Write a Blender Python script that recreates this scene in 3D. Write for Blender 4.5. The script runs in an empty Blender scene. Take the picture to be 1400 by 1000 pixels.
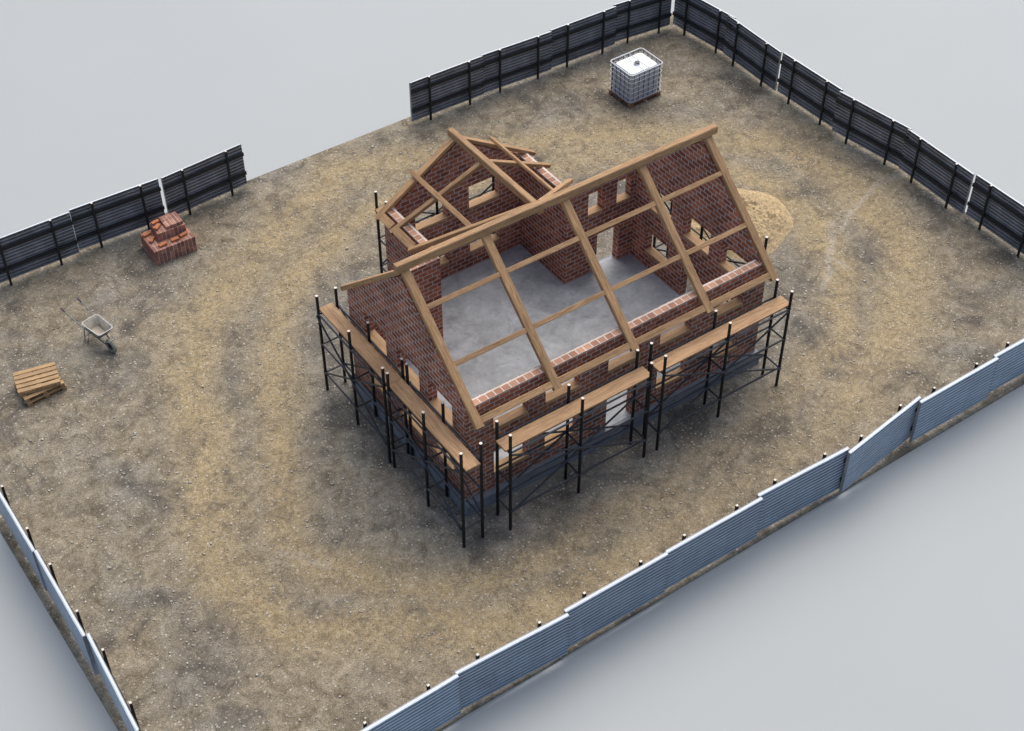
import bpy, bmesh, math, random
from mathutils import Vector, Matrix, noise

random.seed(11)
scene = bpy.context.scene
COL = scene.collection
R = math.radians

# ------------------------------------------------------------------ mesh helpers
class MB:
    """collects faces (with UVs in metres) and links them as one mesh object"""
    def __init__(self):
        self.v, self.f, self.uv, self.mi = [], [], [], []
    def face(self, pts, uvs=None, m=0):
        b = len(self.v)
        pts = [Vector(p) for p in pts]
        self.v += pts
        self.f.append(list(range(b, b + len(pts))))
        if uvs is None:
            n = (pts[1] - pts[0]).cross(pts[2] - pts[0])
            if n.length == 0 and len(pts) > 3: n = (pts[2] - pts[0]).cross(pts[3] - pts[0])
            a = [abs(c) for c in n]
            if a[2] >= a[0] and a[2] >= a[1]: uvs = [(p.x, p.y) for p in pts]
            elif a[1] >= a[0]: uvs = [(p.x, p.z) for p in pts]
            else: uvs = [(p.y, p.z) for p in pts]
        self.uv += list(uvs); self.mi.append(m)
        return self
    def box(self, lo, hi, skip='', m=0):
        x0, y0, z0 = lo; x1, y1, z1 = hi
        F = {'-z': [(x0,y0,z0),(x0,y1,z0),(x1,y1,z0),(x1,y0,z0)], '+z': [(x0,y0,z1),(x1,y0,z1),(x1,y1,z1),(x0,y1,z1)],
             '-y': [(x0,y0,z0),(x1,y0,z0),(x1,y0,z1),(x0,y0,z1)], '+y': [(x1,y1,z0),(x0,y1,z0),(x0,y1,z1),(x1,y1,z1)],
             '-x': [(x0,y1,z0),(x0,y0,z0),(x0,y0,z1),(x0,y1,z1)], '+x': [(x1,y0,z0),(x1,y1,z0),(x1,y1,z1),(x1,y0,z1)]}
        for k, p in F.items():
            if k not in skip: self.face(p, m=m)
        return self
    def obox(self, M, lo, hi, m=0):
        b = len(self.v); self.box(lo, hi, m=m)
        for i in range(b, len(self.v)): self.v[i] = M @ self.v[i]
        return self
    def bar(self, p0, p1, w, h, up=(0,0,1), bev=0.0, m=0):
        """timber: w across, h along 'up'; the UV u axis follows the length; chamfered long edges"""
        p0, p1 = Vector(p0), Vector(p1); d = p1 - p0; L = d.length; d.normalize()
        up = Vector(up); s = d.cross(up).normalized(); u = s.cross(d).normalized()
        c = min(w, h) * 0.10 if bev == 0 else bev
        prof = [(-w/2+c,-h/2),(w/2-c,-h/2),(w/2,-h/2+c),(w/2,h/2-c),(w/2-c,h/2),(-w/2+c,h/2),(-w/2,h/2-c),(-w/2,-h/2+c)]
        o = random.uniform(0, 40); o2 = random.uniform(0, 40)
        per = 0; n = len(prof)
        A = [p0 + s*a + u*b for a, b in prof]; B = [p1 + s*a + u*b for a, b in prof]
        for i in range(n):
            j = (i+1) % n; e = (A[j]-A[i]).length
            self.face([A[i],A[j],B[j],B[i]], [(o,o2+per),(o,o2+per+e),(o+L,o2+per+e),(o+L,o2+per)], m); per += e
        self.face(list(reversed(A)), [(o+q[0]*.3,o2+q[1]) for q in reversed(prof)], m)
        self.face(B, [(o+9+q[0]*.3,o2+q[1]) for q in prof], m)
        return self
    def tube(self, p0, p1, r, n=8, cap=True, r1=None, m=0):
        p0, p1 = Vector(p0), Vector(p1); d = p1 - p0; L = d.length; d.normalize()
        s = d.orthogonal().normalized(); u = d.cross(s); r1 = r if r1 is None else r1
        ring = lambda p, q: [p + (s*math.cos(2*math.pi*i/n) + u*math.sin(2*math.pi*i/n))*q for i in range(n)]
        A, B = ring(p0, r), ring(p1, r1)
        for i in range(n):
            j = (i+1) % n
            self.face([A[i],A[j],B[j],B[i]], [(0,i*.02),(0,i*.02+.02),(L,i*.02+.02),(L,i*.02)], m)
        if cap:
            self.face(list(reversed(A)), m=m); self.face(B, m=m)
        return self
    def path(self, pts, r, n=6, closed=False, m=0):
        P = [Vector(p) for p in pts]; k = len(P)
        rings = []
        for i in range(k):
            a = P[i-1] if (i > 0 or closed) else P[i]; b = P[(i+1) % k] if (i < k-1 or closed) else P[i]
            d = (b - a).normalized(); ref = Vector((0,0,1)) if abs(d.z) < .9 else Vector((1,0,0))
            s = d.cross(ref).normalized(); u = s.cross(d)
            rings.append([P[i] + (s*math.cos(2*math.pi*j/n)+u*math.sin(2*math.pi*j/n))*r for j in range(n)])
        for i in range(k if closed else k-1):
            A, B = rings[i], rings[(i+1) % k]
            for j in range(n):
                q = (j+1) % n; self.face([A[j],B[j],B[q],A[q]], m=m)
        if not closed:
            self.face(rings[0], m=m); self.face(list(reversed(rings[-1])), m=m)
        return self
    def build(self, name, mat, parent=None, smooth=False, merge=False):
        me = bpy.data.meshes.new(name)
        me.from_pydata([tuple(p) for p in self.v], [], self.f)
        uvl = me.uv_layers.new(name='UVMap')
        for i, q in enumerate(self.uv): uvl.data[i].uv = q
        mats = mat if isinstance(mat, (list, tuple)) else [mat]
        for mm in mats: me.materials.append(mm)
        for p, k in zip(me.polygons, self.mi): p.material_index = k
        if merge or smooth:
            bm = bmesh.new(); bm.from_mesh(me); bmesh.ops.remove_doubles(bm, verts=bm.verts, dist=1e-5); bm.to_mesh(me); bm.free()
        if smooth:
            for p in me.polygons: p.use_smooth = True
        me.update()
        o = bpy.data.objects.new(name, me); COL.objects.link(o)
        if parent is not None: o.parent = parent
        return o

def tag(o, label=None, cat=None, group=None, kind=None):
    if label: o['label'] = label
    if cat: o['category'] = cat
    if group: o['group'] = group
    if kind: o['kind'] = kind
    return o
def thing(name, label, cat, loc=(0,0,0), rz=0, group=None):
    o = bpy.data.objects.new(name, None); COL.objects.link(o); o.empty_display_size = .2
    o.location = loc; o.rotation_euler = (0,0,rz)
    return tag(o, label, cat, group)
def dup(root, loc, rz, label, group=None, sx=1.0):
    r = root.copy(); COL.objects.link(r); r.location = loc; r.rotation_euler = (0,0,rz); r.scale = (sx,1,1)
    r['label'] = label
    if group: r['group'] = group
    for ch in list(root.children):
        c = ch.copy(); COL.objects.link(c); c.parent = r
        for g in list(ch.children):
            d = g.copy(); COL.objects.link(d); d.parent = c
    return r

# ------------------------------------------------------------------ materials
class NT:
    def __init__(self, name):
        self.m = bpy.data.materials.new(name); self.m.use_nodes = True
        self.t = self.m.node_tree; self.n = self.t.nodes; self.b = self.n['Principled BSDF']
        self.b.inputs['Roughness'].default_value = .8
    def add(self, typ, **kw):
        x = self.n.new(typ)
        for k, v in kw.items(): setattr(x, k, v)
        return x
    def link(self, a, b): self.t.links.new(a, b)
    def coord(self, which='Object', scale=(1,1,1)):
        c = self.add('ShaderNodeTexCoord'); mp = self.add('ShaderNodeMapping'); mp.inputs['Scale'].default_value = scale
        self.link(c.outputs[which], mp.inputs['Vector']); return mp.outputs['Vector']
    def world(self):
        return self.add('ShaderNodeNewGeometry').outputs['Position']
    def noise(self, vec, scale, detail=6, rough=.6, dist=0):
        x = self.add('ShaderNodeTexNoise'); x.inputs['Scale'].default_value = scale; x.inputs['Detail'].default_value = detail
        x.inputs['Roughness'].default_value = rough; x.inputs['Distortion'].default_value = dist
        if vec is not None: self.link(vec, x.inputs['Vector'])
        return x.outputs['Fac']
    def ramp(self, fac, stops):
        x = self.add('ShaderNodeValToRGB'); e = x.color_ramp.elements
        while len(e) < len(stops): e.new(.5)
        for q, (p, c) in zip(e, stops):
            q.position = p; q.color = (c[0], c[1], c[2], 1) if hasattr(c, '__len__') else (c, c, c, 1)
        self.link(fac, x.inputs['Fac']); return x.outputs['Color']
    def mix(self, fac, a, b, mode='MIX'):
        x = self.add('ShaderNodeMix', data_type='RGBA', blend_type=mode)
        def put(sock, val):
            if isinstance(val, bpy.types.NodeSocket): self.link(val, sock)
            elif hasattr(val, '__len__'): sock.default_value = (val[0], val[1], val[2], 1)
            else: sock.default_value = val
        put(x.inputs[0], fac); put(x.inputs[6], a); put(x.inputs[7], b); return x.outputs[2]
    def math(self, op, a, b=None, c=None):
        x = self.add('ShaderNodeMath', operation=op)
        for i, v in enumerate((a, b, c)):
            if v is None: continue
            if isinstance(v, bpy.types.NodeSocket): self.link(v, x.inputs[i])
            else: x.inputs[i].default_value = v
        return x.outputs[0]
    def objrand(self):
        return self.add('ShaderNodeObjectInfo').outputs['Random']
    def hsv(self, col, val=None, sat=None):
        x = self.add('ShaderNodeHueSaturation'); self.link(col, x.inputs['Color'])
        if val is not None:
            if isinstance(val, bpy.types.NodeSocket): self.link(val, x.inputs['Value'])
            else: x.inputs['Value'].default_value = val
        if sat is not None: x.inputs['Saturation'].default_value = sat
        return x.outputs['Color']
    def bump(self, h, strength=.3, dist=.02):
        x = self.add('ShaderNodeBump'); x.inputs['Strength'].default_value = strength; x.inputs['Distance'].default_value = dist
        self.link(h, x.inputs['Height']); self.link(x.outputs['Normal'], self.b.inputs['Normal'])
    def base(self, c):
        if isinstance(c, bpy.types.NodeSocket): self.link(c, self.b.inputs['Base Color'])
        else: self.b.inputs['Base Color'].default_value = (*c, 1)
    def rough(self, v):
        if isinstance(v, bpy.types.NodeSocket): self.link(v, self.b.inputs['Roughness'])
        else: self.b.inputs['Roughness'].default_value = v
    def metal(self, v): self.b.inputs['Metallic'].default_value = v

def mat_brick(name='brickwork', bw=.26, rh=.13, mortar=.0145, dark=(.25,.068,.030), light=(.55,.188,.088), mc=(.53,.49,.465), rot=0):
    t = NT(name)
    c = t.add('ShaderNodeTexCoord'); mp = t.add('ShaderNodeMapping'); mp.inputs['Rotation'].default_value = (0,0,rot)
    t.link(c.outputs['UV'], mp.inputs['Vector'])
    uv = mp.outputs['Vector']
    # slightly ragged joints
    nz = t.add('ShaderNodeTexNoise'); nz.inputs['Scale'].default_value = 9; nz.inputs['Detail'].default_value = 3
    t.link(uv, nz.inputs['Vector'])
    vm = t.add('ShaderNodeVectorMath', operation='MULTIPLY_ADD'); t.link(nz.outputs['Color'], vm.inputs[0])
    vm.inputs[1].default_value = (.012,.012,0); t.link(uv, vm.inputs[2])
    br = t.add('ShaderNodeTexBrick'); t.link(vm.outputs[0], br.inputs['Vector'])
    br.inputs['Scale'].default_value = 1; br.inputs['Brick Width'].default_value = bw; br.inputs['Row Height'].default_value = rh
    br.inputs['Mortar Size'].default_value = mortar; br.inputs['Mortar Smooth'].default_value = .15; br.inputs['Bias'].default_value = -.1
    br.inputs['Color1'].default_value = (*dark,1); br.inputs['Color2'].default_value = (*light,1); br.inputs['Mortar'].default_value = (*mc,1)
    P = t.world()
    big = t.noise(P, 1.1, 5); fine = t.noise(P, 22, 6, .7)
    col = t.mix(t.math('MULTIPLY', fine, .30), br.outputs['Color'], (.12,.05,.04))
    blot = t.ramp(big, [(.35,.72),(.65,1.18)])
    col = t.mix(1.0, col, blot, 'MULTIPLY')
    # cement smears
    sm = t.ramp(t.noise(P, 4.5, 7, .65), [(.64,0),(.82,.35)])
    col = t.mix(sm, col, (.36,.31,.29))
    t.base(col); t.rough(.88)
    t.bump(t.math('ADD', t.math('MULTIPLY', br.outputs['Fac'], -1.0), t.math('MULTIPLY', fine, .5)), .55, .012)
    return t.m

def mat_wood(name, c0, c1, c2, scale=1.0, bump=.25):
    t = NT(name)
    uv = t.coord('UV', (1.1*scale, 16*scale, 1)); uv2 = t.coord('UV', (.35*scale, 3.2*scale, 1))
    g = t.noise(uv, 2.2, 7, .62, .9); b = t.noise(uv2, 1.6, 3, .5, .4)
    col = t.ramp(g, [(.33,c0),(.5,c1),(.67,c2)])
    col = t.mix(1.0, col, t.ramp(b, [(.3,.78),(.7,1.15)]), 'MULTIPLY')
    rnd = t.math('MULTIPLY_ADD', t.objrand(), .22, .89)
    col = t.hsv(col, rnd)
    # dirt and knots
    d = t.ramp(t.noise(t.world(), 6, 6, .7), [(.56,0),(.8,.5)])
    col = t.mix(d, col, (.20,.13,.08))
    t.base(col); t.rough(.72); t.bump(g, bump, .006)
    return t.m

def mat_plain(name, col, rough=.6, metal=0, vary=.18, scale=9, bump=.1):
    t = NT(name); P = t.coord('Object')
    n = t.noise(P, scale, 6, .65)
    c = t.mix(1.0, col, t.ramp(n, [(.3,1-vary),(.7,1+vary)]), 'MULTIPLY')
    t.base(c); t.metal(metal)
    t.rough(t.ramp(n, [(.3,max(0,rough-.1)),(.7,min(1,rough+.12))]))
    if bump: t.bump(n, bump, .01)
    return t.m

BRICK = mat_brick()
BRICKTOP = mat_brick('lit_brick_top', mortar=.016, dark=(.42,.20,.12), light=(.62,.34,.22), mc=(.80,.72,.64))  # lighter copy of the brickwork: daylight on the wall tops put into the colour
PACK = mat_brick('stacked_brick', bw=.16, rh=.098, mortar=.009, dark=(.24,.075,.05), light=(.40,.15,.10), mc=(.52,.44,.41), rot=R(90))
WOOD = mat_wood('sawn_timber', (.25,.130,.055), (.40,.228,.105), (.53,.325,.160))
BOARD = mat_wood('scaffold_board', (.29,.155,.072), (.45,.262,.130), (.56,.350,.185), .8)
SILLW = mat_wood('sill_board', (.32,.18,.085), (.46,.275,.135), (.56,.355,.185), 1.1)
PALW = mat_wood('pallet_wood', (.29,.165,.075), (.43,.265,.125), (.55,.36,.185), 1.2)
PALD = mat_wood('brown_pallet_wood', (.19,.10,.06), (.29,.155,.09), (.38,.215,.13), 1.2)
LOOSE = mat_plain('loose_brick', (.47,.17,.075), .85, 0, .25, 14, .3)

def mat_concrete(name, c0, c1, sc=1.3, rough=.7):
    t = NT(name); P = t.world()
    a = t.noise(P, sc, 8, .62, .4); b = t.noise(P, sc*7, 6, .7); f = t.noise(P, 60, 3, .6)
    col = t.ramp(a, [(.3,c0),(.7,c1)])
    col = t.mix(1.0, col, t.ramp(b, [(.3,.84),(.7,1.12)]), 'MULTIPLY')
    sp = t.ramp(f, [(.66,0),(.74,.35)]); col = t.mix(sp, col, (.5,.48,.45))
    st = t.ramp(t.noise(P, 2.6, 5, .6, 1.2), [(.60,0),(.72,.45)]); col = t.mix(st, col, tuple(x*.62 for x in c0))
    t.base(col); t.rough(t.ramp(a, [(.3,rough-.22),(.7,rough+.1)])); t.bump(b, .18, .01)
    return t.m
SLAB = mat_concrete('floor_concrete', (.235,.248,.262), (.51,.525,.54))
PLIN = mat_concrete('plinth_concrete', (.17,.19,.22), (.27,.29,.32), 1.8)

def mat_steel_dark(name='scaffold_steel'):
    t = NT(name); P = t.coord('Object')
    n = t.noise(P, 5, 6, .7)
    col = t.ramp(n, [(.3,(.012,.013,.015)),(.62,(.028,.029,.032)),(.8,(.075,.055,.045))])
    t.base(col); t.metal(.55); t.rough(t.ramp(n, [(.3,.38),(.75,.68)])); return t.m
STEEL = mat_steel_dark()
BRACE = mat_plain('brace_tube_steel', (.06,.063,.07), .45, .6, .25)
TIP = mat_plain('worn_bare_steel', (.62,.56,.50), .5, .2, .2)
POST = mat_plain('fence_post_steel', (.018,.017,.016), .75, .1, .3)
RAIL = mat_plain('fence_rail_steel', (.022,.022,.024), .7, .2, .3)

def mat_sheet():
    t = NT('corrugated_steel_sheet'); P = t.world(); O = t.coord('Object', (.5,1,3))
    a = t.noise(O, 1.6, 6, .65, .6); st = t.noise(t.coord('Object', (7,1,.5)), 1.5, 5, .6)
    col = t.ramp(a, [(.3,(.325,.39,.465)),(.7,(.465,.53,.61))])  # blue of the reflected sky tinted into the base colour
    col = t.mix(1.0, col, t.ramp(st, [(.35,.93),(.7,1.05)]), 'MULTIPLY')
    rust = t.ramp(t.noise(P, .9, 7, .68, .5), [(.60,0),(.76,.5)])
    col = t.mix(rust, col, (.17,.105,.075))
    col = t.hsv(col, t.math('MULTIPLY_ADD', t.objrand(), .3, .85))
    t.base(col); t.metal(.45); t.rough(t.ramp(a, [(.3,.42),(.75,.66)])); t.bump(t.noise(P, 3, 4), .12, .02)
    return t.m
SHEET = mat_sheet()
SHEETB = mat_plain('shaded_sheet_back', (.33,.325,.33), .55, .3, .45, 1.2, .1)  # yard side of the sheet, darkened in colour to carry its shade
EDGE = mat_plain('lit_sheet_edge', (.82,.81,.79), .55, 0, .06)  # same sheet, coloured near white where the top edge catches the light

def mat_floor():
    t = NT('pale_painted_floor'); P = t.world()
    n = t.noise(P, .12, 4, .5)
    t.base(t.mix(1.0, (.378,.392,.390), t.ramp(n, [(.3,.975),(.7,1.02)]), 'MULTIPLY')); t.rough(.55); return t.m
FLOORW = mat_floor()

def mat_ground():
    t = NT('gravelly_dirt'); P = t.world()
    at = t.add('ShaderNodeAttribute', attribute_name='track'); ag = t.add('ShaderNodeAttribute', attribute_name='grey'); al = t.add('ShaderNodeAttribute', attribute_name='line')
    n1 = t.noise(P, .55, 9, .62, .6); n2 = t.noise(P, 2.1, 9, .68, .9); n3 = t.noise(P, 9, 8, .7, .4); n4 = t.noise(P, 38, 4, .7)
    base = t.ramp(n2, [(.28,(.104,.082,.054)),(.46,(.245,.199,.137)),(.62,(.345,.287,.204)),(.8,(.445,.380,.283))])
    gry = t.ramp(n2, [(.26,(.105,.092,.073)),(.48,(.218,.196,.162)),(.78,(.35,.318,.270))])
    gm = t.math('ADD', t.math('MULTIPLY', ag.outputs['Fac'], .65), t.ramp(n1, [(.42,0),(.66,.9)]))
    gm = t.math('MINIMUM', gm, 1)
    col = t.mix(gm, base, gry)
    tan = t.ramp(n3, [(.25,(.29,.205,.105)),(.5,(.405,.302,.165)),(.78,(.49,.385,.235))])
    tm = t.math('MULTIPLY', at.outputs['Fac'], t.ramp(n2, [(.28,.22),(.52,1.0)]))
    tm = t.math('MULTIPLY', tm, t.ramp(n1, [(.30,.42),(.52,1.0)]))
    col = t.mix(t.math('MULTIPLY', t.math('MINIMUM', tm, 1), .88), col, tan)
    col = t.mix(1.0, col, t.ramp(n3, [(.28,.74),(.5,1.0),(.75,1.22)]), 'MULTIPLY')
    col = t.mix(1.0, col, t.ramp(n4, [(.34,.55),(.66,1.35)]), 'MULTIPLY')
    dk = t.ramp(t.noise(P, .62, 8, .62, .8), [(.51,0),(.66,.8)]); dk = t.math('MULTIPLY', dk, t.math('SUBTRACT', 1.0, t.math('MULTIPLY', tm, .75))); col = t.mix(dk, col, (.075,.067,.060))
    ln = t.math('MULTIPLY', al.outputs['Fac'], t.ramp(n3, [(.3,.2),(.6,1)])); col = t.mix(t.math('MULTIPLY', ln, .6), col, (.47,.42,.35))
    # pale grit
    vo = t.add('ShaderNodeTexVoronoi'); vo.inputs['Scale'].default_value = 11; vo.inputs['Randomness'].default_value = 1; t.link(P, vo.inputs['Vector'])
    vs = t.add('ShaderNodeSeparateColor'); t.link(vo.outputs['Color'], vs.inputs[0])
    gr = t.math('MULTIPLY', t.math('LESS_THAN', vo.outputs['Distance'], .27), t.math('GREATER_THAN', vs.outputs[0], .62))
    gr = t.math('MULTIPLY', gr, t.math('MULTIPLY_ADD', vs.outputs[1], .65, .1))
    vo2 = t.add('ShaderNodeTexVoronoi'); vo2.inputs['Scale'].default_value = 24; t.link(P, vo2.inputs['Vector'])
    vs2 = t.add('ShaderNodeSeparateColor'); t.link(vo2.outputs['Color'], vs2.inputs[0])
    g2 = t.math('MULTIPLY', t.math('LESS_THAN', vo2.outputs['Distance'], .3), t.math('GREATER_THAN', vs2.outputs[0], .5))
    g2 = t.math('MULTIPLY', g2, t.math('MULTIPLY', vs2.outputs[1], .62))
    col = t.mix(gr, col, (.60,.55,.47)); col = t.mix(g2, col, (.52,.47,.39))
    t.base(col); t.rough(.95); t.b.inputs['Specular IOR Level'].default_value = .2
    h = t.math('ADD', t.math('MULTIPLY', n2, 1.2), t.math('ADD', t.math('MULTIPLY', n3, .7), t.math('MULTIPLY', gr, .35)))
    t.bump(h, .55, .06)
    return t.m
GROUND = mat_ground()
STONE = mat_plain('pale_pebbles', (.40,.375,.34), .85, 0, .3, 3, 0)

# ------------------------------------------------------------------ setting: floor, dirt slab, gravel
mb = MB(); S = 400
mb.face([(-S,-S,-.065),(S,-S,-.065),(S,S,-.065),(-S,S,-.065)])
tag(mb.build('floor', FLOORW), kind='structure')

GX0, GX1, GY0, GY1 = -6.02, 20.24, -3.45, 14.76
TRK = [[(.1,9.3),(-.75,7.4),(-1.5,5),(-2.5,2.7),(-1.75,.2),(.2,-1.0),(1.9,-2.1),(5,-2.2),(9,-1.9),(13,-1.2),(16.4,.5),(17.9,2.4),(18.4,4.5),(18.3,7),(16.2,9.3),(13,11.3),(10,12.6),(7.6,13.4),(6.2,13.4),(3.7,11.8),(1.5,10.7)],
       [(1.65,7.6),(.3,5),(-.8,2.5),(-.2,1.0),(1.6,-.75),(5,-1.1),(9,-.9),(12.4,-.1),(14.3,.75),(15.7,2.5),(16.6,5),(15.9,7.5),(13.6,9.8),(10.5,11),(7,11.7),(4.5,10.8),(2.6,9.3)]]
LINES = [([(20.3,4.3),(19.3,4.28),(18.4,4.15),(17.4,3.8),(16.9,3.5)], .08), ([(16.9,3.9),(16.35,3.2),(15.55,2.65),(15.2,2.2),(14.7,1.85)], .08), ([(16.35,3.2),(15.8,2.9),(15.67,2.2)], .08),
         ([(-1.2,2.2),(-.7,1.8),(-.5,1.5)], .07), ([(1.7,3.6),(1.5,3.2),(1.7,2.9)], .07)]
def segd(p, a, b):
    ax, ay = a; bx, by = b; dx, dy = bx-ax, by-ay
    u = max(0, min(1, ((p[0]-ax)*dx+(p[1]-ay)*dy)/(dx*dx+dy*dy)))
    return math.hypot(p[0]-ax-u*dx, p[1]-ay-u*dy)
def catmull(P, k=5):
    out = []; n = len(P)
    for i in range(n):
        p0, p1, p2, p3 = P[i-1], P[i], P[(i+1)%n], P[(i+2)%n]
        for j in range(k):
            t = j/k
            out.append(tuple(.5*(2*p1[c]+(p2[c]-p0[c])*t+(2*p0[c]-5*p1[c]+4*p2[c]-p3[c])*t*t+(3*p1[c]-p0[c]-3*p2[c]+p3[c])*t**3) for c in (0,1)))
    return out
TR2 = [catmull(t, 3) for t in TRK]
def ground_h(x, y):
    e = min(x-GX0, GX1-x, y-GY0, GY1-y)
    h = .035*noise.fractal(Vector((x*.55,y*.55,3.1)), .8, 2, 5) + .012*noise.fractal(Vector((x*3,y*3,8)), .8, 2, 3)
    return max(-.03, h*min(1, max(0, e/.8)) - .012)
st = .11
nx = int((GX1-GX0)/st); ny = int((GY1-GY0)/st)
verts, tv, gv, lv = [], [], [], []
for j in range(ny+1):
    y = GY0+(GY1-GY0)*j/ny
    for i in range(nx+1):
        x = GX0+(GX1-GX0)*i/nx
        wx = x+.35*noise.noise(Vector((x*.7,y*.7,0))); wy = y+.35*noise.noise(Vector((x*.7,y*.7,7)))
        t = 0
        for T, w in zip(TR2, (.80,.62)):
            d = min((T[k][0]-wx)**2+(T[k][1]-wy)**2 for k in range(len(T)))
            if d < 9:
                d = min(segd((wx,wy), T[k-1], T[k]) for k in range(len(T)) if (T[k][0]-wx)**2+(T[k][1]-wy)**2 < 9)
            else: d = 3
            t = max(t, math.exp(-(d/w)**2))
        t *= 1-.5*math.exp(-((x-8.5)/4.2)**2)*(1 if y < 1.5 else 0)*min(1,(1.5-y)/1.0 if y < 1.5 else 0)
        l = 0
        for pts, w in LINES:
            for k in range(len(pts)-1):
                d = segd((wx,wy), pts[k], pts[k+1]); l = max(l, math.exp(-(d/w)**2))
        dx = max(2.9-x, 0, x-11.4); dy = max(.9-y, 0, y-7.5); g = math.exp(-(math.hypot(dx,dy)/2.3)**2)
        verts.append((x, y, ground_h(x,y) - .02*t*max(0,min(1,(min(x-GX0,GX1-x,y-GY0,GY1-y))/.8)))); tv.append(t); gv.append(g); lv.append(l)
faces = [(j*(nx+1)+i, j*(nx+1)+i+1, (j+1)*(nx+1)+i+1, (j+1)*(nx+1)+i) for j in range(ny) for i in range(nx)]
# slab sides down to the floor
edge = [i for i in range(nx+1)] + [(j)*(nx+1)+nx for j in range(1,ny+1)] + [ny*(nx+1)+i for i in range(nx-1,-1,-1)] + [j*(nx+1) for j in range(ny-1,0,-1)]
b0 = len(verts)
for q in edge:
    v = verts[q]; verts.append((v[0],v[1],-.064)); tv.append(0); gv.append(0); lv.append(0)
for k in range(len(edge)):
    k2 = (k+1) % len(edge); faces.append((edge[k2], edge[k], b0+k, b0+k2))
me = bpy.data.meshes.new('ground'); me.from_pydata(verts, [], faces); me.materials.append(GROUND)
for nm, arr in (('track',tv),('grey',gv),('line',lv)):
    a = me.attributes.new(nm, 'FLOAT', 'POINT'); a.data.foreach_set('value', arr)
for k, p in enumerate(me.polygons): p.use_smooth = k < nx*ny
g = bpy.data.objects.new('ground', me); COL.objects.link(g); tag(g, kind='structure')

# pebbles: one mesh, nobody could count them
gv_, gf_ = [], []
OCT = [(1,0,0),(0,1,0),(-1,0,0),(0,-1,0),(0,0,1),(0,0,-.6),(.7,.7,.45),(-.7,.7,.45),(-.7,-.7,.45),(.7,-.7,.45)]
OF = [(0,6,4),(6,1,4),(1,7,4),(7,2,4),(2,8,4),(8,3,4),(3,9,4),(9,0,4),(0,5,1),(1,5,2),(2,5,3),(3,5,0),(0,1,6),(1,2,7),(2,3,8),(3,0,9)]
cnt = 0
zs = [v[2] for v in verts]
def gz(x, y):
    u = (x-GX0)/(GX1-GX0)*nx; v = (y-GY0)/(GY1-GY0)*ny; i = min(int(u),nx-1); j = min(int(v),ny-1); u -= i; v -= j
    q = lambda a, b: zs[(j+b)*(nx+1)+i+a]
    return q(0,0)*(1-u)*(1-v)+q(1,0)*u*(1-v)+q(0,1)*(1-u)*v+q(1,1)*u*v
while cnt < 9000:
    x = random.uniform(GX0+.1, GX1-.1); y = random.uniform(GY0+.1, GY1-.1)
    if 2.7 < x < 11.6 and .75 < y < 8.0: continue
    if random.random() > .5 + .9*max(0, noise.noise(Vector((x*.6,y*.6,2)))): continue
    s = random.choice((.010,.012,.013,.015,.017,.02,.027)) * random.uniform(.7,1.25)
    if random.random() < .01: s *= 1.5
    z = gz(x,y)-s*.30; a = random.uniform(0,6.28); ca, sa = math.cos(a), math.sin(a); b = len(gv_)
    ex, ey = random.uniform(.8,1.4), random.uniform(.7,1.1)
    for p in OCT:
        px, py = p[0]*s*ex*random.uniform(.85,1.15), p[1]*s*ey*random.uniform(.85,1.15)
        gv_.append((x+px*ca-py*sa, y+px*sa+py*ca, z+s*.45+p[2]*s*.55*random.uniform(.8,1.2)))
    gf_ += [tuple(b+i for i in f) for f in OF]; cnt += 1
def mat_peb():
    t = NT('pebble_stone'); n = t.noise(t.world(), 2.3, 2); f = t.noise(t.world(), 17, 2)
    c = t.ramp(f, [(.3,(.33,.29,.235)),(.5,(.49,.45,.385)),(.7,(.66,.62,.55))]); t.base(c); t.rough(.9); return t.m
me = bpy.data.meshes.new('gravel'); me.from_pydata(gv_, [], gf_); me.materials.append(mat_peb())
for p in me.polygons: p.use_smooth = True
o = bpy.data.objects.new('gravel', me); COL.objects.link(o)
tag(o, 'loose pale pebbles and grit strewn over the dirt of the yard', 'gravel', kind='stuff')

# ------------------------------------------------------------------ the brick house shell
X0, X1, Y0, Y1 = 2.88, 11.44, .95, 5.87
WX0, WX1, WY1 = 5.08, 9.26, 7.85
TH = .22; ZF = .36; ZW = 3.28
house = thing('unfinished_house', 'unfinished red brick house with open timber roof frame on a grey concrete plinth', 'house', (0,0,0))

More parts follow.
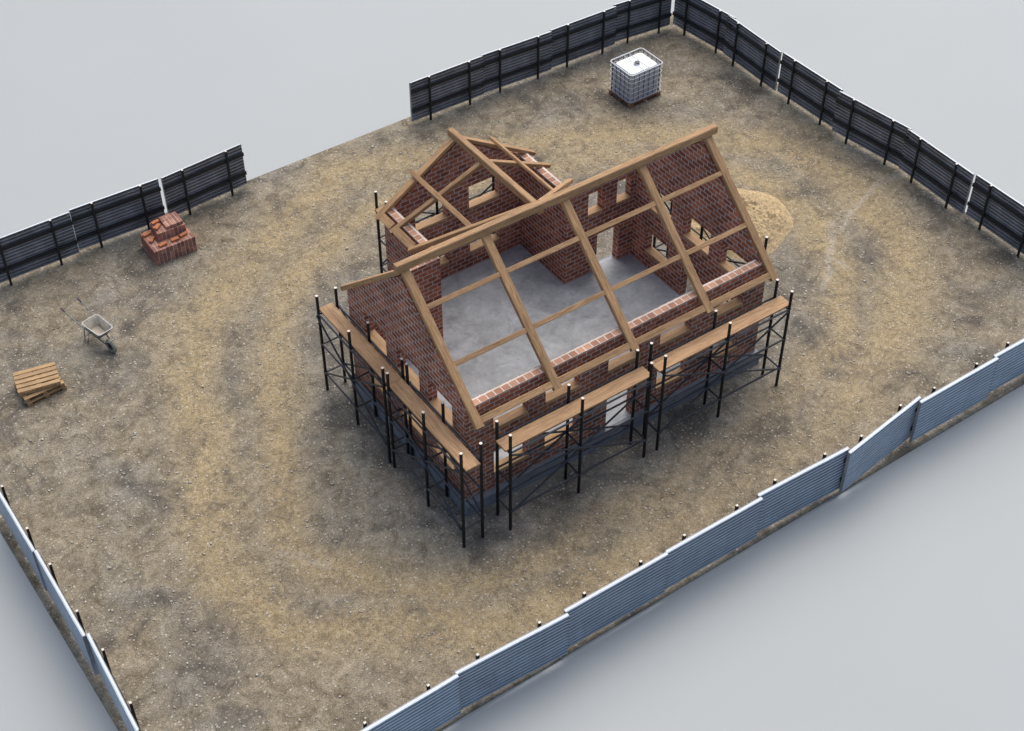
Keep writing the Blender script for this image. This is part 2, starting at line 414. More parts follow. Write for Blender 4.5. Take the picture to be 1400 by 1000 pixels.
def wall_cells(axis, a0, a1, b0, b1, z0, z1, holes, name, gable=None):
    """wall along 'x' or 'y' from a0 to a1, thickness b0..b1; holes = (a_lo, a_hi, z_lo, z_hi); gable(a) -> top z profile points"""
    mb = MB()
    A = sorted(set([a0,a1]+[h[0] for h in holes]+[h[1] for h in holes])); Z = sorted(set([z0,z1]+[h[2] for h in holes]+[h[3] for h in holes]))
    solid = lambda i, k: 0 <= i < len(A)-1 and 0 <= k < len(Z)-1 and not any(h[0] <= (A[i]+A[i+1])/2 <= h[1] and h[2] <= (Z[k]+Z[k+1])/2 <= h[3] for h in holes)
    def pt(a, b, z): return (a,b,z) if axis == 'x' else (b,a,z)
    def q(p4, uvs, m=0):
        # keep outward orientation by flipping for the y axis
        if axis == 'y': p4 = list(reversed(p4)); uvs = list(reversed(uvs))
        mb.face(p4, uvs, m)
    for i in range(len(A)-1):
        for k in range(len(Z)-1):
            if not solid(i,k): continue
            l, r_, lo, hi = A[i], A[i+1], Z[k], Z[k+1]
            q([pt(l,b0,lo),pt(r_,b0,lo),pt(r_,b0,hi),pt(l,b0,hi)], [(l,lo),(r_,lo),(r_,hi),(l,hi)])
            q([pt(r_,b1,lo),pt(l,b1,lo),pt(l,b1,hi),pt(r_,b1,hi)], [(r_+.13,lo),(l+.13,lo),(l+.13,hi),(r_+.13,hi)])
            if not solid(i-1,k): q([pt(l,b1,lo),pt(l,b0,lo),pt(l,b0,hi),pt(l,b1,hi)], [(b1,lo),(b0,lo),(b0,hi),(b1,hi)])
            if not solid(i+1,k): q([pt(r_,b0,lo),pt(r_,b1,lo),pt(r_,b1,hi),pt(r_,b0,hi)], [(b0,lo),(b1,lo),(b1,hi),(b0,hi)])
            if not solid(i,k-1): q([pt(l,b1,lo),pt(r_,b1,lo),pt(r_,b0,lo),pt(l,b0,lo)], [(l,b1),(r_,b1),(r_,b0),(l,b0)])
            if not solid(i,k+1) and not (gable and k == len(Z)-2):
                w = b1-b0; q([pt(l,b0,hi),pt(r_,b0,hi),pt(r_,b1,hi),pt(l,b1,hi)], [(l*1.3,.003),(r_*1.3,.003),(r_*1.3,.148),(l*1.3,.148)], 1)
    if gable:
        G = gable   # list of (a, z) from left to right, first and last at z1
        q([pt(a,b0,z) for a, z in G], [(a,z) for a, z in G])
        q([pt(a,b1,z) for a, z in reversed(G)], [(a+.13,z) for a, z in reversed(G)])
        for (a, z), (c, w) in zip(G[:-1], G[1:]):
            q([pt(a,b0,z),pt(c,b0,w),pt(c,b1,w),pt(a,b1,z)], [(a*1.2,.006),(c*1.2,.006),(c*1.2,.254),(a*1.2,.254)])
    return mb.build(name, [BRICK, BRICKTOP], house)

UW = (2.25, 3.00); LW = (.82, 1.56); DZ = (ZF, 1.57)     # upper windows, lower windows, doors
front_u = [(3.60,4.53),(5.00,5.95),(6.75,7.69),(8.25,9.17),(9.87,10.78)]
front_l = [(3.60,4.53),(5.00,5.95),(8.25,9.17),(9.87,10.78)]
front_door = (6.77,7.55)
side_w = [(1.47,2.42),(2.80,3.73),(4.20,5.13)]
rwin_u = [(1.41,2.33),(2.74,3.68),(4.20,5.08)]
slopeM, yR, zR = .887, 3.375, 5.51                   # top plane of the main rafters
def zmain(y): return zR - slopeM*abs(y-yR)
slopeW, xR, zRW = .617, (WX0+WX1)/2, 4.62                 # top plane of the wing rafters
def zwing(x): return zRW - slopeW*abs(x-xR)

h = [(a,b,UW[0]-.04,2.78) for a, b in front_u]+[(a,b,LW[0]-.04,LW[1]-.03) for a, b in front_l]+[(front_door[0],front_door[1],*DZ)]
wall_cells('x', X0+TH, X1-TH, Y0, Y0+TH, ZF, ZW, h, 'front_wall')
def gable_profile(c0, c1, cR, f, dz, ZW=ZW):
    # polygon listed so that pt() order is left->right along the top, closed by the base line
    return [(c0,ZW),(cR,f(cR)-dz),(c1,ZW)]
wall_cells('y', Y0, Y1, X0, X0+TH, ZF, ZW, [(a,b,*UW) for a, b in side_w]+[(a,b,*LW) for a, b in side_w], 'gable_wall', gable_profile(Y0,Y1,yR,zmain,.20))
wall_cells('y', Y0, Y1, X1-TH, X1, ZF, ZW, [(a,b,*UW) for a, b in rwin_u]+[(4.20,5.08,*LW),(1.41,2.33,*LW),(3.02,3.62,*DZ)], 'gable_wall', gable_profile(Y0,Y1,yR,zmain,.20))
wall_cells('x', X0+TH, WX0+TH, Y1-TH, Y1, ZF, 3.08, [(3.85,4.35,2.25,2.95)], 'rear_wall')
wall_cells('x', WX1-TH, X1-TH, Y1-TH, Y1, ZF, ZW, [(9.72,10.18,*UW),(10.63,11.08,*UW),(10.06,10.77,*DZ)], 'rear_wall')
wall_cells('y', Y1, WY1, WX0, WX0+TH, ZF, 3.27, [], 'wing_wall')
wall_cells('y', Y1, WY1, WX1-TH, WX1, ZF, 3.27, [], 'wing_wall')
wg = [(5.84,6.78),(7.44,8.38)]
wall_cells('x', WX0+TH, WX1-TH, WY1-TH, WY1, ZF, 3.27, [(a,b,*UW) for a, b in wg]+[(a,b,*LW) for a, b in wg], 'wing_gable_wall', gable_profile(WX0+TH,WX1-TH,xR,zwing,.13,3.27))

# window sills (boards across the wall thickness)
def sill(axis, a0, a1, b0, b1, z):
    mb = MB(); pr = .012; hgt = .085; w = (b1-b0)+2*pr; c = (b0+b1)/2
    if axis == 'x': mb.bar((a0+.003,c,z+hgt/2+.002), (a1-.003,c,z+hgt/2+.002), w, hgt, bev=.008)
    else: mb.bar((c,a0+.003,z+hgt/2+.002), (c,a1-.003,z+hgt/2+.002), w, hgt, bev=.008)
    mb.build('window_sill', SILLW, house)
for a, b in front_u: sill('x', a, b, Y0, Y0+TH, UW[0]-.04)
for a, b in front_l: sill('x', a, b, Y0, Y0+TH, LW[0]-.04)
for a, b in side_w: sill('y', a, b, X0, X0+TH, UW[0]); sill('y', a, b, X0, X0+TH, LW[0])
for a, b in rwin_u: sill('y', a, b, X1-TH, X1, UW[0])
for a, b in (rwin_u[0], rwin_u[2]): sill('y', a, b, X1-TH, X1, LW[0])
for a, b in ((3.85,4.35),(9.72,10.18),(10.63,11.08)): sill('x', a, b, Y1-TH, Y1, UW[0])
for a, b in wg: sill('x', a, b, WY1-TH, WY1, UW[0]); sill('x', a, b, WY1-TH, WY1, LW[0])

# plinth and floor
PO = .085
mb = MB()
ring = [(X0-PO,Y0-PO-.03),(X1+PO,Y0-PO-.03),(X1+PO,Y1+PO),(WX1+PO,Y1+PO),(WX1+PO,WY1+PO),(WX0-PO,WY1+PO),(WX0-PO,Y1+PO),(X0-PO,Y1+PO)]
zp0, zp1, bv = -.055, ZF-.004, .03
cx_, cy_ = 7.1, 4.2
def inset(p, d):
    i = ring.index(p); a, b, c = Vector(ring[i-1]), Vector(p), Vector(ring[(i+1)%8])
    e1 = (b-a).normalized(); e2 = (c-b).normalized(); n1 = Vector((-e1.y,e1.x)); n2 = Vector((-e2.y,e2.x))
    q = b+(n1+n2)*d; return (q.x,q.y)
rin = [inset(p, bv) for p in ring]
for i in range(8):
    j = (i+1)%8; a, b = ring[i], ring[j]; c, d = rin[i], rin[j]
    mb.face([(*a,zp0),(*b,zp0),(*b,zp1-bv),(*a,zp1-bv)]); mb.face([(*a,zp1-bv),(*b,zp1-bv),(*d,zp1),(*c,zp1)])
mb.face([(*p,zp1) for p in rin])
mb.build('plinth', PLIN, house)
mb = MB()
xi0, xi1, yi0, yi1 = X0+TH+.002, X1-TH-.002, Y0+TH+.002, Y1-TH-.002
mb.box((xi0,yi0,ZF-.003),(xi1,yi1,ZF+.004), skip='-z'); mb.box((WX0+TH+.002,yi1+.0005,ZF-.003),(WX1-TH-.002,WY1-TH-.002,ZF+.004), skip='-z')
for lo, hi in (((front_door[0]+.002,Y0+.004,ZF-.003),(front_door[1]-.002,yi0-.0005,ZF+.004)), ((10.062,yi1+.0005,ZF-.003),(10.768,Y1-.004,ZF+.004)), ((xi1+.0005,3.022,ZF-.003),(X1-.004,3.618,ZF+.004))):
    mb.box(lo, hi, skip='-z')
mb.build('floor_slab', SLAB, house)

# roof timbers
RW, RT = .20, .12
def rafter_line(x, y0, y1, zf, off):      # bar whose top face lies in the roof plane
    return (x, y0, zf(y0)-off), (x, y1, zf(y1)-off)
cosM = 1/math.sqrt(1+slopeM**2); cosW = 1/math.sqrt(1+slopeW**2)
MB().bar((2.79,yR,5.562),(11.60,yR,5.562), .165, .205).build('ridge_beam', WOOD, house)
rx = [3.01, 5.06, 7.20, 9.38, 11.36]
upF = (0,-slopeM,1); upB = (0,slopeM,1)
for x in rx:
    MB().bar((x,.60,zmain(.60)-RT/2/cosM),(x,yR-.005,zmain(yR-.005)-RT/2/cosM), RW, RT, upF).build('rafter', WOOD, house)
for x in (2.965, rx[4]):
    MB().bar((x,2*yR-.60,zmain(.60)-RT/2/cosM),(x,yR+.005,zmain(yR+.005)-RT/2/cosM), RW, RT, upB).build('rafter', WOOD, house)
for i in range(4):
    a, b = rx[i]+RW/2+.002, rx[i+1]-RW/2-.002
    for yc, w, hh in ((2.68,.115,.085),(1.68,.115,.085)):
        MB().bar((a,yc,zmain(yc)-.012-hh/2/cosM),(b,yc,zmain(yc)-.012-hh/2/cosM), w, hh, upF).build('purlin', WOOD, house)
    yc = .70; MB().bar((a,yc,zmain(yc)-.01-.04/cosM),(b,yc,zmain(yc)-.01-.04/cosM), .155, .08, upF).build('eave_board', WOOD, house)
# wing roof
MB().bar((xR-.02,4.16,4.63),(xR-.02,7.94,4.63), .16, .19).build('ridge_beam', WOOD, house)
ww, wt = .15, .10
for y, yr, w in ((7.74,7.74,.17),(7.08,6.54,.13)):
    for sgn in (-1,1):
        xe = xR+sgn*2.35
        MB().bar((xe,y,zwing(xe)-wt/2/cosW),(xR+sgn*.01,yr,zwing(xR+.01)-wt/2/cosW), w, wt, (sgn*slopeW,0,1)).build('rafter', WOOD, house)
for sgn in (-1,1):
    xm = xR+sgn*1.19; zm = zwing(xm)+.036
    yv = 5.18
    MB().bar((xm,yv,zm),(xm,7.98,zm), .125, .07, (sgn*slopeW,0,1)).build('purlin', WOOD, house)
    MB().bar((xR+sgn*2.38,6.20,3.16),(xR+sgn*.03,4.26,zmain(4.22)+.02), .14, .12, (sgn*.5,.62,1)).build('valley_board', WOOD, house)
xe = xR-2.25
MB().bar((xe,6.22,zwing(xe)-.035),(xe,7.00,zwing(xe)-.035), .20, .06, (-slopeW,0,1)).build('eave_board', WOOD, house)
MB().bar((xe,7.16,zwing(xe)-.035),(xe,7.65,zwing(xe)-.035), .20, .06, (-slopeW,0,1)).build('eave_board', WOOD, house)

# ------------------------------------------------------------------ scaffolds
def make_scaffold(name_label, L, loc, rz, group='scaffolds around the house'):
    """local: x along the run (0..L), y = 0 outer row, .5 inner row (towards the house)"""
    t = thing('scaffold', name_label, 'scaffold', loc, rz, group)
    W, ZT = .5, 3.04; ra, rb = .037, .024
    xs = (0, L/2, L)
    for x in xs:
        for y in (0, W):
            p = MB().tube((x,y,-.03),(x,y,ZT), ra, 10).build('post', STEEL, t)
            for q in p.data.polygons: q.use_smooth = len(q.vertices) == 4
            MB().tube((x,y,ZT+.001),(x,y,ZT+.012), ra*.98, 10).build('post_cap', TIP, p)
        for z in (.58,1.52,2.47):
            MB().tube((x,0,z),(x,W,z), rb, 7).build('transom', BRACE, t)
    for y, o in ((0,-.030),(W,.030)):
        for z in (.58,1.52,2.47):
            MB().tube((-.03,y+o*.5,z+.03),(L+.03,y+o*.5,z+.03), rb, 7).build('ledger', BRACE, t)
        MB().tube((0,y+o,.58),(L,y+o,2.47), rb, 7).build('brace', BRACE, t)
        MB().tube((0,y+o*1.9,2.47),(L,y+o*1.9,.58), rb, 7).build('brace', BRACE, t)
    MB().bar((-.09,.235,2.545),(L+.10,.235,2.545), .365, .05, bev=.004).build('platform', BOARD, t)
    return t
make_scaffold('black scaffold with wooden platform along the left half of the long front wall', 3.81, (3.385,0,0), 0)
make_scaffold('black scaffold with wooden platform along the right half of the long front wall', 3.765, (7.59,0,0), 0)
make_scaffold('black scaffold along the left gable wall, the one reaching the front house corner', 2.915, (2.243,3.077,0), -R(90))
make_scaffold('black scaffold along the left gable wall, the one farther back by its rear corner', 2.905, (2.243,6.18,0), -R(90))
make_scaffold('black tube scaffold behind the right gable wall, seen through its windows beside the sand heap', 3.46, (12.2,1.82,0), R(90))
make_scaffold('black tube scaffold behind the gabled rear wing, seen through its windows', 3.55, (8.95,8.75,0), R(180))

# ------------------------------------------------------------------ fence panels
PL = 2.55
def make_panel():
    t = thing('fence_panel', '', 'fence panel', (0,0,0), 0, 'corrugated steel fence panels around the yard')
    # corrugated sheet: ribs run along the length; outside is -y
    z0, z1, n = .10, 1.45, 13; pitch = (z1-z0)/n; prof = []
    for k in range(n):
        z = z0+k*pitch
        prof += [(z,0),(z+pitch*.36,0),(z+pitch*.42,-.058),(z+pitch*.94,-.058)]
    prof.append((z1-.002,0)); seg = 18; mb = MB(); thick = .012
    def P(i, z, d, back):
        x = -PL/2+PL*i/seg
        w = .008*noise.noise(Vector((x*1.4,z*1.1,5.5)))
        return (x, d+w+(thick if back else 0), z)
    for i in range(seg):
        for (za,da),(zb,db) in zip(prof[:-1],prof[1:]):
            mb.face([P(i,za,da,0),P(i+1,za,da,0),P(i+1,zb,db,0),P(i,zb,db,0)])
            mb.face([P(i+1,za,da,1),P(i,za,da,1),P(i,zb,db,1),P(i+1,zb,db,1)], m=1)
        mb.face([P(i,z0,0,1),P(i+1,z0,0,1),P(i+1,z0,0,0),P(i,z0,0,0)])
    for i, fl in ((0,0),(seg,1)):
        for (za,da),(zb,db) in zip(prof[:-1],prof[1:]):
            q = [P(i,za,da,1),P(i,za,da,0),P(i,zb,db,0),P(i,zb,db,1)]
            mb.face(q if not fl else list(reversed(q)))
    for xe in (-PL/2-.003, PL/2-.001): mb.box((xe,-.061,z0),(xe+.004,.014,z1-.03), m=1)
    mb.build('sheet', [SHEET, SHEETB], t)
    mb = MB()
    for i in range(seg):
        a, b = P(i,z1,0,0), P(i+1,z1,0,0)
        top = lambda p: (p[0], p[1]+thick+.004, z1+.018)
        mid = lambda p: (p[0], p[1]+.001, z1+.000)
        out = lambda p: (p[0], p[1]-.030, z1-.002)
        low = lambda p: (p[0], p[1]-.030, z1-.012)
        bck = lambda p: (p[0], p[1]+thick+.004, z1-.008)
        mb.face([out(a),out(b),mid(b),mid(a)]); mb.face([mid(a),mid(b),top(b),top(a)]); mb.face([low(a),low(b),out(b),out(a)]); mb.face([bck(b),bck(a),top(a),top(b)], m=1)
    mb.build('top_edge', [EDGE, SHEETB], t)
    for z in (.50,1.14):
        MB().box((-PL/2-.015,.022,z-.055),(PL/2+.015,.062,z+.055)).build('rail', RAIL, t)
    for fx in (-.285,.265):
        p = MB().box((fx*PL-.028,.064,-.05),(fx*PL+.028,.116,1.495)).build('post', POST, t)
        MB().box((fx*PL-.027,.065,1.496),(fx*PL+.027,.115,1.506)).build('post_cap', TIP, p)
    return t
PAN = [ # start, end (seen from outside going along local +x), label
 ((-2.86,-3.45),(-.28,-3.42),'lowest panel of the near front fence, cut off by the bottom of the photo'),
 ((-.25,-3.34),(2.35,-3.46),'creased panel of the near front fence, second from its lower left end'),
 ((2.38,-3.37),(4.98,-3.40),'third panel from the lower left end of the near front fence'),
 ((5.02,-3.35),(7.62,-3.38),'corrugated panel of the near front fence facing the middle of the house front'),
 ((7.64,-3.29),(10.19,-3.39),'corrugated panel of the near front fence just left of the panel that leans inward'),
 ((10.13,-3.49),(12.66,-3.16),'corrugated panel of the near front fence skewed inward at its right end'),
 ((12.58,-3.30),(15.11,-3.31),'corrugated panel of the near front fence just right of the skewed panel'),
 ((15.13,-3.22),(17.7,-3.26),'panel of the near front fence cut off by the right edge of the photo'),
 # right fence: local x -> +Y
 ((20.05,-.62),(20.06,1.92),'dark panel of the right fence cut off by the right edge of the photo'),
 ((20.00,1.96),(20.07,4.49),'dark panel of the right fence just above its lower narrow pale gap'),
 ((20.12,4.43),(19.79,6.91),'slightly skewed brownish panel in the middle of the right fence'),
 ((19.90,6.92),(19.84,9.38),'dark panel of the right fence just below the upper pale gap'),
 ((19.78,9.42),(19.86,11.91),'dark panel of the right fence just above the upper pale gap'),
 ((19.93,11.67),(19.66,14.12),'dark panel of the right fence at the far corner'),
 # back fence: local x -> -X
 ((19.50,14.16),(17.39,14.37),'dark panel of the back fence at the far corner, behind the white liquid tank'),
 ((17.35,14.27),(14.91,14.32),'dark panel of the back fence left of the white tank, second from the far corner'),
 ((14.86,14.26),(12.42,14.39),'dark panel of the back fence, third from the far corner'),
 ((12.40,14.35),(9.90,14.38),'dark panel of the back fence at the right side of the wide opening'),
 ((4.47,14.52),(1.97,14.36),'dark panel of the back fence at the left side of the wide opening'),
 ((1.90,14.41),(-.62,14.50),'dark panel of the back fence directly behind the stack of red bricks'),
 ((-.67,14.41),(-3.2,14.43),'dark panel of the back fence cut off by the left edge of the photo'),
 # left fence: local x -> -Y
 ((-5.78,6.82),(-5.80,4.25),'edge-on panel of the left fence cut off by the left edge of the photo'),
 ((-5.77,4.21),(-5.82,1.63),'steep edge-on panel in the middle of the left fence'),
 ((-5.74,1.60),(-5.88,-.98),'steep edge-on panel at the lower end of the left fence'),
 ((-5.93,-1.02),(-5.9,-3.4),'corner tip of the left fence barely showing at the bottom edge of the photo'),
]
proto = make_panel()
for i, (a, b, lab) in enumerate(PAN):
    c = ((a[0]+b[0])/2, (a[1]+b[1])/2, 0); ang = math.atan2(b[1]-a[1], b[0]-a[0]); sx = math.hypot(b[0]-a[0], b[1]-a[1])/PL*(.988 if i in (9,8,11,12,18,19) else 1.014)
    if i == 0:
        o = proto; o.location = c; o.rotation_euler = (0,0,ang); o.scale = (sx,1,1); o['label'] = lab
    else: o = dup(proto, c, ang, lab, sx=sx)
    o.rotation_euler[0] = R(random.uniform(-.5,.5))

# ------------------------------------------------------------------ white liquid tank in its cage
def rrect(x0, x1, y0, y1, r, z, k=4):
    pts = []
    for cx, cy, a0 in ((x1-r,y1-r,0),(x0+r,y1-r,90),(x0+r,y0+r,180),(x1-r,y0+r,270)):
        for j in range(k+1):
            a = R(a0+90*j/k); pts.append((cx+r*math.cos(a), cy+r*math.sin(a), z))
    return pts
TANKW = NT('shaded_polyethylene'); TANKW.base((.52,.55,.61)); TANKW.rough(.42); TANKW.b.inputs['Subsurface Weight'].default_value = .0  # white plastic coloured blue-grey: shade of the tank sides painted in
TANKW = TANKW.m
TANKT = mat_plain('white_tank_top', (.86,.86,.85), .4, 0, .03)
UPR = mat_plain('dull_tube', (.16,.165,.18), .5, .5, .15)
CAGE = mat_plain('galvanised_tube', (.55,.56,.58), .45, .35, .12)
CAPB = mat_plain('black_plastic', (.03,.032,.05), .45, 0, .1)
tk = thing('liquid_tank', 'white cubic liquid tank in a galvanised cage on a brown pallet near the back fence', 'tank', (16.26,11.83,0), R(1))
hx, hy = .60, .50
mb = MB()
lv_ = [(.155,.0,.06),(.17,-.012,.08),(.60,0,.09),(.95,0,.09),(1.055,-.015,.09),(1.10,-.05,.1)]
rings = [rrect(-hx+.05-g, hx-.05+g, -hy+.05-g, hy-.05+g, r, z, 4) for z, g, r in lv_]
for A, B in zip(rings[:-1], rings[1:]):
    n = len(A)
    for i in range(n): mb.face([A[i],A[(i+1)%n],B[(i+1)%n],B[i]])
mb.face(list(reversed(rings[0])))
mb.build('tank_body', TANKW, tk, smooth=False)
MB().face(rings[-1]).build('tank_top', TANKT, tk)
mb = MB()
mb.tube((0,-.02,1.10),(0,-.02,1.125), .095, 20, m=0); cap = mb.build('filler_neck', TANKW, tk)
MB().tube((0,-.02,1.125),(0,-.02,1.16), .075, 16).build('lid', CAPB, cap)
for z in (.20,.36,.53,.70,.87,1.02):
    mb = MB().path(rrect(-hx-.022,hx+.022,-hy-.022,hy+.022,.10,z,4), .011, 6, True); mb.build('cage_hoop', CAGE, tk, smooth=True)
MB().path(rrect(-hx-.02,hx+.02,-hy-.02,hy+.02,.10,1.145,4), .021, 8, True).build('top_rim', CAGE, tk, smooth=True)
for i in range(6):
    x = -hx+.12+i*(2*hx-.24)/5
    for y in (-hy-.002, hy+.002): MB().tube((x,y,.145),(x,y,1.15), .015, 6).build('cage_upright', UPR, tk)
for i in range(5):
    y = -hy+.11+i*(2*hy-.22)/4
    for x in (-hx-.002, hx+.002): MB().tube((x,y,.145),(x,y,1.15), .015, 6).build('cage_upright', UPR, tk)
for x in (-.10,.10): MB().tube((x,-hy-.01,1.15),(x,hy+.01,1.15), .011, 6).build('top_bar', CAGE, tk)
pl = MB()
for y in (-.44,0,.44):
    for x in (-.53,0,.53): pl.box((x-.075,y-.06,.03),(x+.075,y+.06,.115))
for y in (-.44,0,.44): pl.box((-.62,y-.065,0),(.62,y+.065,.029))
for k in range(7):
    y = -.455+k*.91/6; pl.box((-.63,y-.06,.116),(.63,y+.06,.143))
pl.build('pallet_base', PALD, tk)

# ------------------------------------------------------------------ stack of bricks and loose bricks
def brick_tier(name, lab, loc, rz, sx, sy, sz, group):
    o = MB(); bw = .1085; nX = round(sx/.1085); nZ = max(1, round(sz/.155)); nY = max(1, round(sy/.24))
    # individual bricks on end in the outer skin, one mesh
    dx, dy, dz = sx/nX, sy/nY, sz/nZ
    for i in range(nX):
        for j in range(nY):
            for k in range(nZ):
                if 0 < i < nX-1 and 0 < j < nY-1 and k < nZ-1: continue
                g = .0075; jx = random.uniform(-.002,.002); jz = random.uniform(-.002,.003) if k == nZ-1 else 0
                jy = random.uniform(-.003,.003)
                o.box((-sx/2+i*dx+g+jx,-sy/2+j*dy+g+jy,k*dz+.005),(-sx/2+(i+1)*dx-g+jx,-sy/2+(j+1)*dy-g+jy,(k+1)*dz-(0 if k == nZ-1 else .005)+jz), m=random.choice((0,0,1,2)))
    # pale mortar-dust core behind the joints
    o.box((-sx/2+.015,-sy/2+.015,.001),(sx/2-.015,sy/2-.015,sz-.008), m=3)
    b = o.build(name, [PB1,PB2,PB3,PDUST]); b.location = loc; b.rotation_euler = (0,0,rz)
    return tag(b, lab, 'brick stack', group)
PB1 = mat_plain('stack_brick_red', (.33,.15,.102), .88, 0, .3, 11, .25)
PB2 = mat_plain('stack_brick_dark', (.25,.11,.08), .88, 0, .3, 11, .25)
PB3 = mat_plain('stack_brick_pale', (.45,.21,.15), .88, 0, .3, 11, .25)
PDUST = mat_plain('brick_dust', (.80,.70,.62), .95, 0, .15, 20, 0)
brick_tier('brick_stack', 'wide bottom tier of stacked red bricks standing on the dirt by the back fence', (1.45,13.27,-.01), R(-1), 1.19, .95, .475, 'tiers of the brick stack')
brick_tier('brick_stack', 'smaller middle tier of red bricks sitting on the wide bottom tier', (1.56,13.41,.467), R(-2), .80, .57, .25, 'tiers of the brick stack')
brick_tier('brick_stack', 'single top layer of red bricks on the right side of the middle tier', (1.68,13.42,.72), R(-1), .50, .50, .095, 'tiers of the brick stack')
lb = MB(); lb.box((-.11,-.052,0),(.11,.052,.062))
def loose(loc, rz, lab, first=[None]):
    if first[0] is None:
        o = lb.build('loose_brick', LOOSE); first[0] = o
        bv_ = o.modifiers.new('bev', 'BEVEL'); bv_.width = .006; bv_.segments = 2
    else:
        o = first[0].copy(); COL.objects.link(o)
    o.location = loc; o.rotation_euler = (0,0,rz); tag(o, lab, 'brick', 'loose orange bricks on the brick stack'); return o
z1_, z2_ = .468, .722
loose((1.00,13.58,z1_), R(10), 'loose orange brick on the bottom tier, farthest back on its left side')
loose((1.02,13.30,z1_), R(48), 'loose orange brick on the bottom tier, left of the middle tier and lying askew')
loose((1.17,12.95,z1_), R(8), 'loose orange brick on the bottom tier front ledge, at its left')
loose((1.53,12.96,z1_), R(2), 'loose orange brick on the bottom tier front ledge, in its middle')
loose((1.80,13.02,z1_), R(12), 'loose orange brick on the bottom tier front ledge, at its right')
loose((1.31,13.61,z2_), R(8), 'loose orange brick on the middle tier, the one lying farther back')
loose((1.27,13.40,z2_), R(40), 'loose orange brick on the middle tier, the one nearer the front edge')

# ------------------------------------------------------------------ wheelbarrow
BARG = mat_plain('worn_galvanised_tray', (.42,.37,.30), .6, .15, .3, 7, .2)
BARF = mat_plain('green_grey_painted_frame', (.20,.21,.20), .6, .2, .3)
RUB = mat_plain('dusty_rubber', (.30,.28,.22), .9, 0, .25)
RIMM = mat_plain('rusty_rim', (.05,.045,.04), .7, .3, .3)
wb = thing('wheelbarrow', 'grey wheelbarrow with an empty tray standing on the dirt left of the brick stack', 'wheelbarrow', (-1.60,10.92,-.03), R(-90+12.5))
# local: x forward (wheel), y left
def trayring(x0, x1, w0, w1, z, r, k=5):
    pts = []
    for cx, cy, a0 in ((x1-r,w1-r,0),(x0+r,w0-r,90),(x0+r,-w0+r,180),(x1-r,-w1+r,270)):
        for j in range(k+1):
            a = R(a0+90*j/k); pts.append((cx+r*math.cos(a), cy+r*math.sin(a), z))
    return pts
lev = [trayring(-.33,.38,.235,.215,.625,.07), trayring(-.315,.365,.222,.203,.622,.065), trayring(-.22,.20,.165,.15,.38,.06), trayring(-.21,.19,.155,.14,.37,.05)]
mb = MB(); n = len(lev[0])
outer = [trayring(-.335,.388,.240,.222,.618,.07), trayring(-.232,.212,.176,.16,.368,.06), ]
for A, B in zip(lev[:-1], lev[1:]):
    for i in range(n): mb.face([A[i],A[(i+1)%n],B[(i+1)%n],B[i]])
mb.face(lev[-1])
for i in range(n):
    mb.face([outer[1][i],outer[1][(i+1)%n],outer[0][(i+1)%n],outer[0][i]], m=1); mb.face([outer[0][i],outer[0][(i+1)%n],lev[0][(i+1)%n],lev[0][i]])
mb.face(list(reversed(outer[1])), m=1)
tray = mb.build('tray', [BARG,BARF], wb, smooth=True)
MB().path([(p[0],p[1],p[2]+.004) for p in trayring(-.335,.388,.240,.222,.622,.07)], .011, 6, True).build('tray_rim', mat_plain('bright_rim', (.62,.60,.57), .45, .3, .1), tray, smooth=True)
for s in (-1,1):
    hb = MB().path([(-1.10,s*.255,.64),(-.80,s*.25,.58),(-.45,s*.215,.47),(.05,s*.13,.35),(.45,s*.065,.21)], .019, 7).build('handle', BARF, wb, smooth=True)
    MB().tube((-1.14,s*.256,.648),(-.98,s*.253,.618), .021, 8).build('grip', CAPB, hb)
    MB().path([(-.32,s*.19,.44),(-.36,s*.215,.20),(-.37,s*.22,0),(-.27,s*.21,0),(-.16,s*.17,.36)], .014, 6).build('leg', BARF, wb, smooth=True)
MB().tube((-.37,-.22,.14),(-.37,.22,.14), .011, 6).build('leg_brace', BARF, wb)
MB().path([(.36,-.12,.40),(.56,-.09,.42),(.56,.09,.42),(.36,.12,.40)], .012, 6).build('nose_bar', BARF, wb)
wh = MB()
def torus(c, Rr, r, n1=22, n2=9):
    mb = MB()
    for i in range(n1):
        for j in range(n2):
            def p(i, j):
                a, b = 2*math.pi*i/n1, 2*math.pi*j/n2
                return (c[0]+(Rr+r*math.cos(b))*math.cos(a), c[1]+r*1.05*math.sin(b), c[2]+(Rr+r*math.cos(b))*math.sin(a))
            mb.face([p(i,j),p(i,j+1),p(i+1,j+1),p(i+1,j)])
    return mb
whl = MB().tube((.47,-.075,.20),(.47,.075,.20), .022, 10).build('wheel', RIMM, wb)
torus((.47,0,.195), .148, .052).build('tyre', RUB, whl, smooth=True)
MB().tube((.47,-.028,.195),(.47,.028,.195), .105, 18).build('rim', RIMM, whl)

# ------------------------------------------------------------------ pallets
def make_pallet(lab, loc, rz, tilt=(0,0)):
    t = thing('pallet', lab, 'pallet', loc, rz, 'stacked wooden pallets'); t.rotation_euler = (tilt[0],tilt[1],rz)
    L, D = 1.02, .76
    for y in (-D/2+.05, 0, D/2-.05):
        for x in (-L/2+.06,0,L/2-.06): MB().box((x-.055,y-.045,.018),(x+.055,y+.045,.085)).build('block', PALW, t)
    for x in (-L/2+.06,0,L/2-.06):
        MB().bar((x,-D/2,.0945),(x,D/2,.0945), .10, .018, bev=.002).build('stringer_board', PALW, t)
    for y in (-D/2+.05, 0, D/2-.05): MB().bar((-L/2,y,.009),(L/2,y,.009), .09, .018, bev=.002).build('bottom_board', PALW, t)
    for k in range(5):
        y = -D/2+.062+k*(D-.124)/4; MB().bar((-L/2,y,.114),(L/2,y,.114), .114, .02, bev=.002).build('deck_board', PALW, t)
    return t
